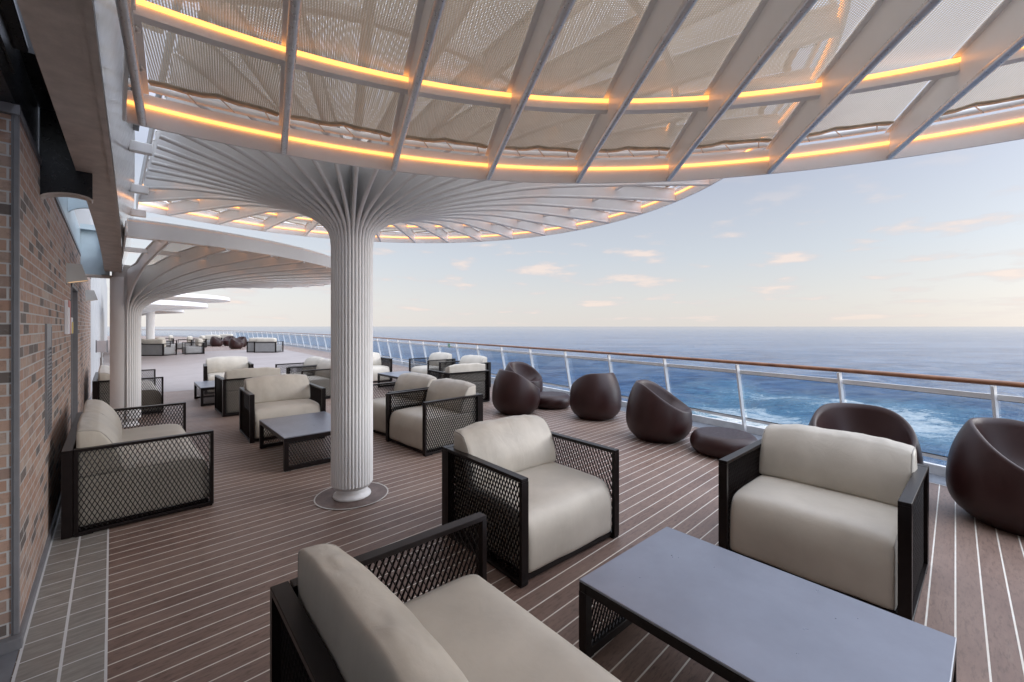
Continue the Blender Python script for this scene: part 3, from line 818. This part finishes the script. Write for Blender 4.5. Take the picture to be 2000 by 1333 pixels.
def make_chair(name, label, cat, W, seats, group):
    root = thing(name, label, cat, (0,0,0), 0, group); hw = W/2; f0 = -.485; b0 = f0+AD
    for s in (-1,1):
        x0, x1 = (-hw, -hw+.058) if s < 0 else (hw-.058, hw)
        m = MB(); loop_frame(m, f0, b0, .012, AH, x0, x1, .026, 'y', .024); fr = m.build('arm_frame', M['bronze'], root)
        m = MB(); mesh_panel(m, AD-.052, AH-.06, o=((x0+x1)/2+s*.004, f0+.026, .036), ax=(0,1,0), nrm=(s,0,0)); m.build('mesh_panel', M['bronze'], fr)
    m = MB(); loop_frame(m, -hw, hw, .012, AH, b0+.004, b0+.066, .030, 'x', .024); bk = m.build('back_frame', M['bronze'], root)
    m = MB(); mesh_panel(m, W-.06, AH-.06, o=(-hw+.03, b0+.034, .036), ax=(1,0,0), nrm=(0,1,0)); m.build('mesh_panel', M['bronze'], bk)
    m = MB(); m.box(-hw+.058,hw-.058,f0+.03,f0+.075,.014,.05); m.box(-hw+.058,hw-.058,b0-.06,b0-.01,.014,.05); m.box(-hw+.058,hw-.058,f0+.075,b0-.06,.045,.054)
    for sx in (-1,1):
        for yy in (f0+.06,b0-.06): m.box(sx*(hw-.03)-.03,sx*(hw-.03)+.03,yy-.05,yy+.05,0,.0125)
    m.build('base_frame', M['bronze'], root)
    iw = (W-.125)/seats
    for k in range(seats):
        cx = -hw+.0625+iw*(k+.5)
        m = cushion(iw-.006, AD-.03, .395, .030, (.004,.014,.020), 0, 1+k, .003, (24,22,14)); seatwarp(m, AD-.03, .395); move(m, cx, -.018-.015, .052)
        seams(m, m.build('seat_cushion', M['seat_leather'], root))
        m = cushion(iw+.012, .27, .375, .028, (.012,.016,.0), .0, 5+k*3, .0055, (48,18,26)); backwarp(m, iw+.012, .27, .375); move(m, cx, b0-.145, .448, -.03, .1)
        seams(m, m.build('back_cushion', M['leather'], root))
    return root
GA = 'mesh sided lounge armchairs with cream cushions'
arm = make_chair('lounge_armchair', 'cream armchair nearest the middle, facing the big table from beyond its far end', 'armchair', 1.02, 1, GA)
FACE = {'S':0, 'E':pi/2, 'N':pi, 'W':-pi/2}
def put(o, fx, fy, face, rot):
    """fx, fy = middle of the front edge"""
    a = FACE[face]+radians(rot); o.rotation_euler = (0,0,a)
    back = Vector((-sin(a), cos(a))); o.location = (fx+back.x*.485, fy+back.y*.485, 0); return o
put(arm, 2.375, 1.845, 'S', -3.3)
CH = [(3.165,.672,'W',-2.2,'large cream armchair by the big table, its back to the sea'),
 (1.92,6.81,'S',-3,'cream armchair behind the table left of the central column, facing the viewer'),
 (1.99,10.10,'N',-1,'armchair left of the column turned away, only its mesh back and cushion top showing'),
 (2.13,12.43,'S',-6,'farthest cream armchair of the left group, in front of the pale deck'),
 (3.05,11.47,'W',2,'farther of the two side on armchairs glimpsed left of the column'),
 (2.99,10.32,'W',2,'nearer of the two side on armchairs half hidden by the left edge of the column'),
 (2.863,5.13,'W',1,'cream armchair right of the column with its mesh side toward the viewer'),
 (2.92,6.20,'W',3,'armchair half hidden behind the right edge of the column, beside a matching one'),
 (5.60,11.66,'S',-2,'far armchair just right of the column with one arm and pale cushion showing'),
 (6.48,10.78,'W',2,'armchair by the railing, farthest one side on to the low table'),
 (6.42,9.08,'W',3,'armchair by the railing mostly hidden behind another chair back'),
 (5.63,8.06,'N',-7,'armchair with full mesh back toward the viewer, left of the brown round chairs')]
for (fx,fy,fc_,rt,lb) in CH:
    o = copy_tree(arm); put(o, fx, fy, fc_, rt); o['label'] = lb
GS = 'two seat mesh sofas'
sofa = make_chair('loveseat', 'cream two seat sofa against the brick wall, nearest one', 'sofa', 2.05, 2, GS)
put(sofa, .685, 5.75, 'E', 0)
for fx,fy,fc_,rt,lb in ((.72,11.45,'E',0,'two seat sofa by the wall beyond the column, partly hidden'),
                        (1.345,.68,'E',-2.5,'large cream sofa at the bottom edge seen from behind')):
    o = copy_tree(sofa); put(o, fx, fy, fc_, rt); o['label'] = lb
# far seats: covered loveseats in a loose cluster on the distant deck
GF = 'covered armchairs on the distant deck'
def make_far(name, label):
    root = thing(name, label, 'armchair', (0,0,0), 0, GF); W = 1.35; hw = W/2
    for s in (-1,1):
        x0, x1 = (-hw,-hw+.07) if s < 0 else (hw-.07,hw)
        m = MB(); loop_frame(m,-.45,.45,.01,AH,x0,x1,.03,'y'); m.build('arm_frame', M['bronze'], root)
    m = MB(); loop_frame(m,-hw,hw,.01,AH,.452,.50,.05,'x'); m.build('back_frame', M['bronze'], root)
    m = MB(); m.box(-hw+.06,hw-.06,.44,.47,.06,.66); m.build('back_sheet', M['cover'], root)
    m = cushion(W-.15,.86,.40,.06,(.005,.01,.02),0,3,.003,(10,8,6)); move(m,0,0,.05); m.build('seat_cushion', M['cover'], root)
    m = cushion(W-.13,.26,.45,.09,(0,.03,0),.03,4,.01,(14,8,8)); move(m,0,.30,.46); m.build('back_cushion', M['leather'], root)
    return root
far = make_far('covered_armchair', 'distant grey covered armchair seen square from behind, in front of the far column')
FAR = [(1.95,31.2,'N',-45,None),(3.55,31.7,'W',0,'distant armchair seen from the side with a bare seat, right of the far column'),
 (7.3,30.2,'N',-42,'distant covered armchair nearest the railing seen from behind'),(7.05,30.95,'N',-40,'distant armchair tucked left of the one nearest the railing'),
 (1.2,33.6,'N',-40,'distant armchair half hidden behind the square on covered one'),
 (3.9,39.0,'W',-10,'small far armchair left in a row of pale seats'),(4.9,41.0,'W',0,'small far armchair in the middle of the row of pale seats'),
 (6.1,43.5,'S',-30,'small far armchair right of the row of pale seats'),(7.6,47.0,'S',-45,'tiny far armchair behind the distant brown chairs'),
 (2.6,36.2,'E',-20,'dark far armchair behind the side on one'),(3.2,44.0,'W',-5,'tiny far armchair beside the distant column base')]
for i,(x_,y_,fc_,rt,lb) in enumerate(FAR):
    o = far if i == 0 else copy_tree(far)
    if i: o['label'] = lb
    o.location = (x_,y_,0); o.rotation_euler = (0,0,FACE[fc_]+radians(rt))

GT = 'low bronze coffee tables'
def make_table(label):
    root = thing('coffee_table', label, 'table', (0,0,0), 0, GT); W, Lh, H = .425, .63, .39
    m = MB(); m.box(-W,W,-Lh,Lh,H-.012,H,bev=.003); m.build('table_top', M['tabletop'], root)
    for s in (-1,1):
        m = MB(); m.box(s*W-(.045 if s > 0 else 0)-.0, s*W+(.045 if s < 0 else 0), -Lh+.046, Lh-.046, H-.055, H-.0125)
        m.build('side_rail', M['bronze'], root)
    for s in (-1,1):
        y0, y1 = (-Lh,-Lh+.045) if s < 0 else (Lh-.045,Lh)
        m = MB(); loop_frame(m,-W,W,.008,H-.0125,y0,y1,.045,'x'); e = m.build('end_frame', M['bronze'], root)
        m = MB(); mesh_panel(m, 2*W-.09, H-.105, o=(-W+.045,(y0+y1)/2,.054), ax=(1,0,0), nrm=(0,s,0)); m.build('mesh_panel', M['bronze'], e)
        m = MB()
        for sx in (-1,1): m.box(sx*(W-.04)-.03,sx*(W-.04)+.03,y0+.005,y1-.005,0,.0085)
        m.build('foot_pad', M['black'], root)
    return root
tb = make_table('large coffee table in the foreground with blue grey sheen on its top')
tb.location = (2.085,.645,0); tb.rotation_euler = (0,0,radians(-2.6))
for x_,y_,rt,lb in ((1.855,5.84,-1.5,'coffee table just left of the central column'),(1.77,11.3,-1.5,'coffee table at far left between two facing armchairs'),(5.62,10.12,-1.5,'coffee table right of the column near the railing')):
    o = copy_tree(tb); o.location = (x_,y_,0); o.rotation_euler = (0,0,radians(rt)); o['label'] = lb

# round moulded chairs and poufs
def body_r(z):
    if z < .30:
        q = abs((.30-z)/.335); return .462*(1-q**2.5)**(1/2.5)
    q = (z-.30)/.76; return .462*max(.0,(1-q**2.0))**.56
def make_egg(label):
    root = thing('tub_chair', label, 'chair', (0,0,0), 0, 'round brown moulded tub chairs')
    m = MB(); NA, NO, NI = 64, 22, 18; vs = []
    for k in range(NA):
        a = 2*pi*k/NA; b = (1+sin(a))/2               # back is +Y
        b = 1-(1-b)**1.25; zr_ = .445 + .375*(b*b*(3-2*b))**.8
        col_ = []
        for i in range(NO+1):
            z_ = .0 + zr_*(i/NO)**.9; col_.append((body_r(max(z_,.012)), z_))
        R1 = col_[-1][0]
        # rolled lip
        col_ += [(R1-.008, zr_+.010), (R1-.020, zr_+.013), (R1-.032, zr_+.008)]
        Ri = R1-.036; zs = .385; cy_ = -.03
        for i in range(1,NI+1):
            t = 1-i/NI
            z_ = zs + (zr_-zs)*t**(1.9 if zr_ > .5 else 1.4); rr = Ri*(t**.55 if zr_ > .55 else t**.8)
            col_.append((rr, z_))
        for rr, z_ in col_: vs.append((rr*cos(a), rr*sin(a), z_))
    n = len(vs)//NA; ff = []
    for k in range(NA):
        j = (k+1) % NA
        for i in range(n-1): ff.append((k*n+i, j*n+i, j*n+i+1, k*n+i+1))
    m.add(vs, ff, True); m.build('shell', M['plastic'], root)
    m = MB(); m.lathe([(0,.0),(.20,.0),(.215,.012),(.2,.02)], 40); m.build('foot', M['black'], root)
    return root
egg = make_egg('brown round tub chair by itself right of the middle, seat open toward the right')
EG = [(5.85,3.02,20,None),(5.62,5.80,70,'brown round tub chair nearest the mesh armchairs, in front of another one'),
 (6.74,6.75,8,'brown round tub chair peeking out behind the leftmost one, inside facing us'),(6.36,4.50,158,'brown round tub chair showing only its rounded back, second from the left along the rail'),
 (5.42,.66,-74,'brown round tub chair behind the big cream armchair, its hollow facing the viewer'),(5.47,-.40,-38,'largest brown tub chair cut off by the right edge'),
 (6.28,42.0,60,'distant brown tub chair leftmost of a cluster'),(6.64,36.45,50,'distant brown tub chair nearest of its cluster, turned right'),
 (7.25,42.6,-40,'distant brown tub chair at the back left of its cluster'),(7.54,39.7,-60,'distant brown tub chair at the back right of its cluster')]
for i,(x_,y_,rt,lb) in enumerate(EG):
    o = egg if i == 0 else copy_tree(egg)
    if lb: o['label'] = lb
    o.location = (x_,y_,0); o.rotation_euler = (0,0,radians(rt))
def make_pouf(label):
    root = thing('pouf_table', label, 'pouf', (0,0,0), 0, 'round brown pouf tables')
    m = MB(); pr_ = [(0,.0),(.30,.0),(.345,.02),(.385,.06),(.405,.11),(.405,.16),(.39,.205),(.365,.24),(.335,.262),(.318,.268),(.305,.269),(.28,.269),(.15,.268),(0,.268)]
    m.lathe(pr_, 56); m.build('shell', M['plastic'], root)
    m = MB(); m.lathe([(0,-.0),(.27,.0),(.285,.006),(.28,.012)], 40); m.build('foot', M['black'], root)
    return root
pf = make_pouf('low brown pouf table between the armchair and the tub chairs'); pf.location = (5.78,2.08,0)
for x_,y_,lb in ((6.55,5.72,'low brown pouf table between two tub chairs at the left of the rail'),(7.0,38.9,'distant low brown pouf among the far tub chairs')):
    o = copy_tree(pf); o.location = (x_,y_,0); o['label'] = lb

# ------------------------------------------------------------------ sky and light
w = bpy.data.worlds.new('World'); sc.world = w; w.use_nodes = True
n = w.node_tree.nodes; l = w.node_tree.links; bg = n['Background']
SUN_AZ = radians(132); SUN_EL = radians(17)      # azimuth clockwise from +Y
sk = n.new('ShaderNodeTexSky'); sk.sky_type = 'NISHITA'; sk.sun_disc = False
sk.sun_elevation = SUN_EL; sk.sun_rotation = SUN_AZ; sk.air_density = 1.0; sk.dust_density = 1.5; sk.ozone_density = 1.5
tc = n.new('ShaderNodeTexCoord'); sx = n.new('ShaderNodeSeparateXYZ'); l.new(tc.outputs['Generated'], sx.inputs[0])
def wm(op, a, b=0.0):
    q = n.new('ShaderNodeMath'); q.operation = op
    for i, v in enumerate((a,b)):
        if hasattr(v,'links'): l.new(v, q.inputs[i])
        else: q.inputs[i].default_value = v
    return q.outputs[0]
def wramp(fac, stops):
    q = n.new('ShaderNodeValToRGB'); e = q.color_ramp.elements
    while len(e) < len(stops): e.new(.5)
    for k,(p,c) in zip(e, stops): k.position = p; k.color = (*c,1)
    l.new(fac, q.inputs[0]); return q.outputs[0]
def wmix(f, a, b):
    q = n.new('ShaderNodeMix'); q.data_type = 'RGBA'
    for i, v in ((0,f),(6,a),(7,b)):
        if hasattr(v,'links'): l.new(v, q.inputs[i])
        else: q.inputs[i].default_value = v
    return q.outputs[2]
K = 10.0     # veil colours are given for the background strength of 0.1
veil = wramp(sx.outputs[2], [(0,(.57,.54,.515)),(.06,(.54,.535,.53)),(.15,(.465,.495,.535)),(.30,(.365,.395,.475)),(.50,(.60,.66,.82)),(1,(1.5,1.6,1.8))])  # upper stops, out of view, brightened to lift the light on deck
vk = n.new('ShaderNodeVectorMath'); vk.operation = 'SCALE'; l.new(veil, vk.inputs[0]); vk.inputs['Scale'].default_value = K
# brighter toward the far left of the view
dotn = n.new('ShaderNodeVectorMath'); dotn.operation = 'DOT_PRODUCT'; l.new(tc.outputs['Generated'], dotn.inputs[0]); dotn.inputs[1].default_value = (-.35,.93,.05)
gl = wm('MULTIPLY', wm('POWER', wm('MAXIMUM', dotn.outputs['Value'], 0.0), 3.0), .22)
vb = n.new('ShaderNodeVectorMath'); vb.operation = 'SCALE'; l.new(vk.outputs[0], vb.inputs[0]); dot2 = n.new('ShaderNodeVectorMath'); dot2.operation = 'DOT_PRODUCT'; l.new(tc.outputs['Generated'], dot2.inputs[0]); dot2.inputs[1].default_value = (sin(radians(158))*.93, cos(radians(158))*.93, .36)
glow = wm('MULTIPLY', wm('POWER', wm('MAXIMUM', dot2.outputs['Value'], 0.0), 3.0), 1.9)  # unseen sky behind the camera, brightened to lift the light on deck
l.new(wm('ADD', wm('ADD', gl, glow), .97), vb.inputs['Scale'])
base = wmix(.90, sk.outputs[0], vb.outputs[0])
# small fair-weather clouds low over the horizon
az = wm('ARCTAN2', sx.outputs[0], sx.outputs[1])
cv = n.new('ShaderNodeCombineXYZ'); l.new(wm('MULTIPLY', az, 7.0), cv.inputs[0]); l.new(wm('MULTIPLY', wm('POWER', wm('MAXIMUM', sx.outputs[2], .0), .72), 22.0), cv.inputs[1])
nz = n.new('ShaderNodeTexNoise'); l.new(cv.outputs[0], nz.inputs['Vector']); nz.inputs['Scale'].default_value = 1.25; nz.inputs['Detail'].default_value = 6; nz.inputs['Roughness'].default_value = .5
nb = n.new('ShaderNodeTexNoise'); l.new(cv.outputs[0], nb.inputs['Vector']); nb.inputs['Scale'].default_value = .33; nb.inputs['Detail'].default_value = 2
cs = wm('ADD', nz.outputs[0], wm('MULTIPLY', wm('SUBTRACT', nb.outputs[0], .5), .35))
cl = wramp(cs, [(.535,(0,0,0)),(.66,(1,1,1))])
win = wramp(sx.outputs[2], [(0,(.2,.2,.2)),(.03,(.8,.8,.8)),(.17,(.9,.9,.9)),(.26,(.15,.15,.15)),(1,(0,0,0))])
cf = wm('MULTIPLY', wm('MULTIPLY', cl, win), .75)
ccol = wramp(cs, [(.54,(.475,.45,.47)),(.70,(.70,.57,.50))])
ck = n.new('ShaderNodeVectorMath'); ck.operation = 'SCALE'; l.new(ccol, ck.inputs[0]); ck.inputs['Scale'].default_value = K
final = wmix(cf, base, ck.outputs[0])
l.new(final, bg.inputs[0]); bg.inputs[1].default_value = .10

sd = bpy.data.lights.new('sun', 'SUN'); sd.energy = 1.0; sd.angle = radians(35); sd.color = (1,.975,.95)
so = bpy.data.objects.new('sun', sd); COL.objects.link(so)
sv = Vector((sin(SUN_AZ)*cos(SUN_EL), cos(SUN_AZ)*cos(SUN_EL), sin(SUN_EL)))
so.rotation_euler = sv.to_track_quat('Z','Y').to_euler(); so.location = (12,-20,14)

# ------------------------------------------------------------------ camera, render
cd = bpy.data.cameras.new('camera'); cam = bpy.data.objects.new('camera', cd); COL.objects.link(cam)
cd.sensor_width = 36; cd.lens = 36*823/2000; cd.shift_y = -28.5/2000; cd.clip_start = .05; cd.clip_end = 200000
cam.location = (0,0,1.65); cam.rotation_euler = (radians(90),0,ROTC)
sc.camera = cam
sc.render.engine = 'CYCLES'
sc.cycles.use_denoising = True
sc.cycles.max_bounces = 10; sc.cycles.transparent_max_bounces = 24; sc.cycles.diffuse_bounces = 5
sc.cycles.sample_clamp_indirect = 6
vs_ = sc.view_settings; vs_.view_transform = 'Standard'; vs_.look = 'None'; vs_.exposure = 0.55; vs_.gamma = 1
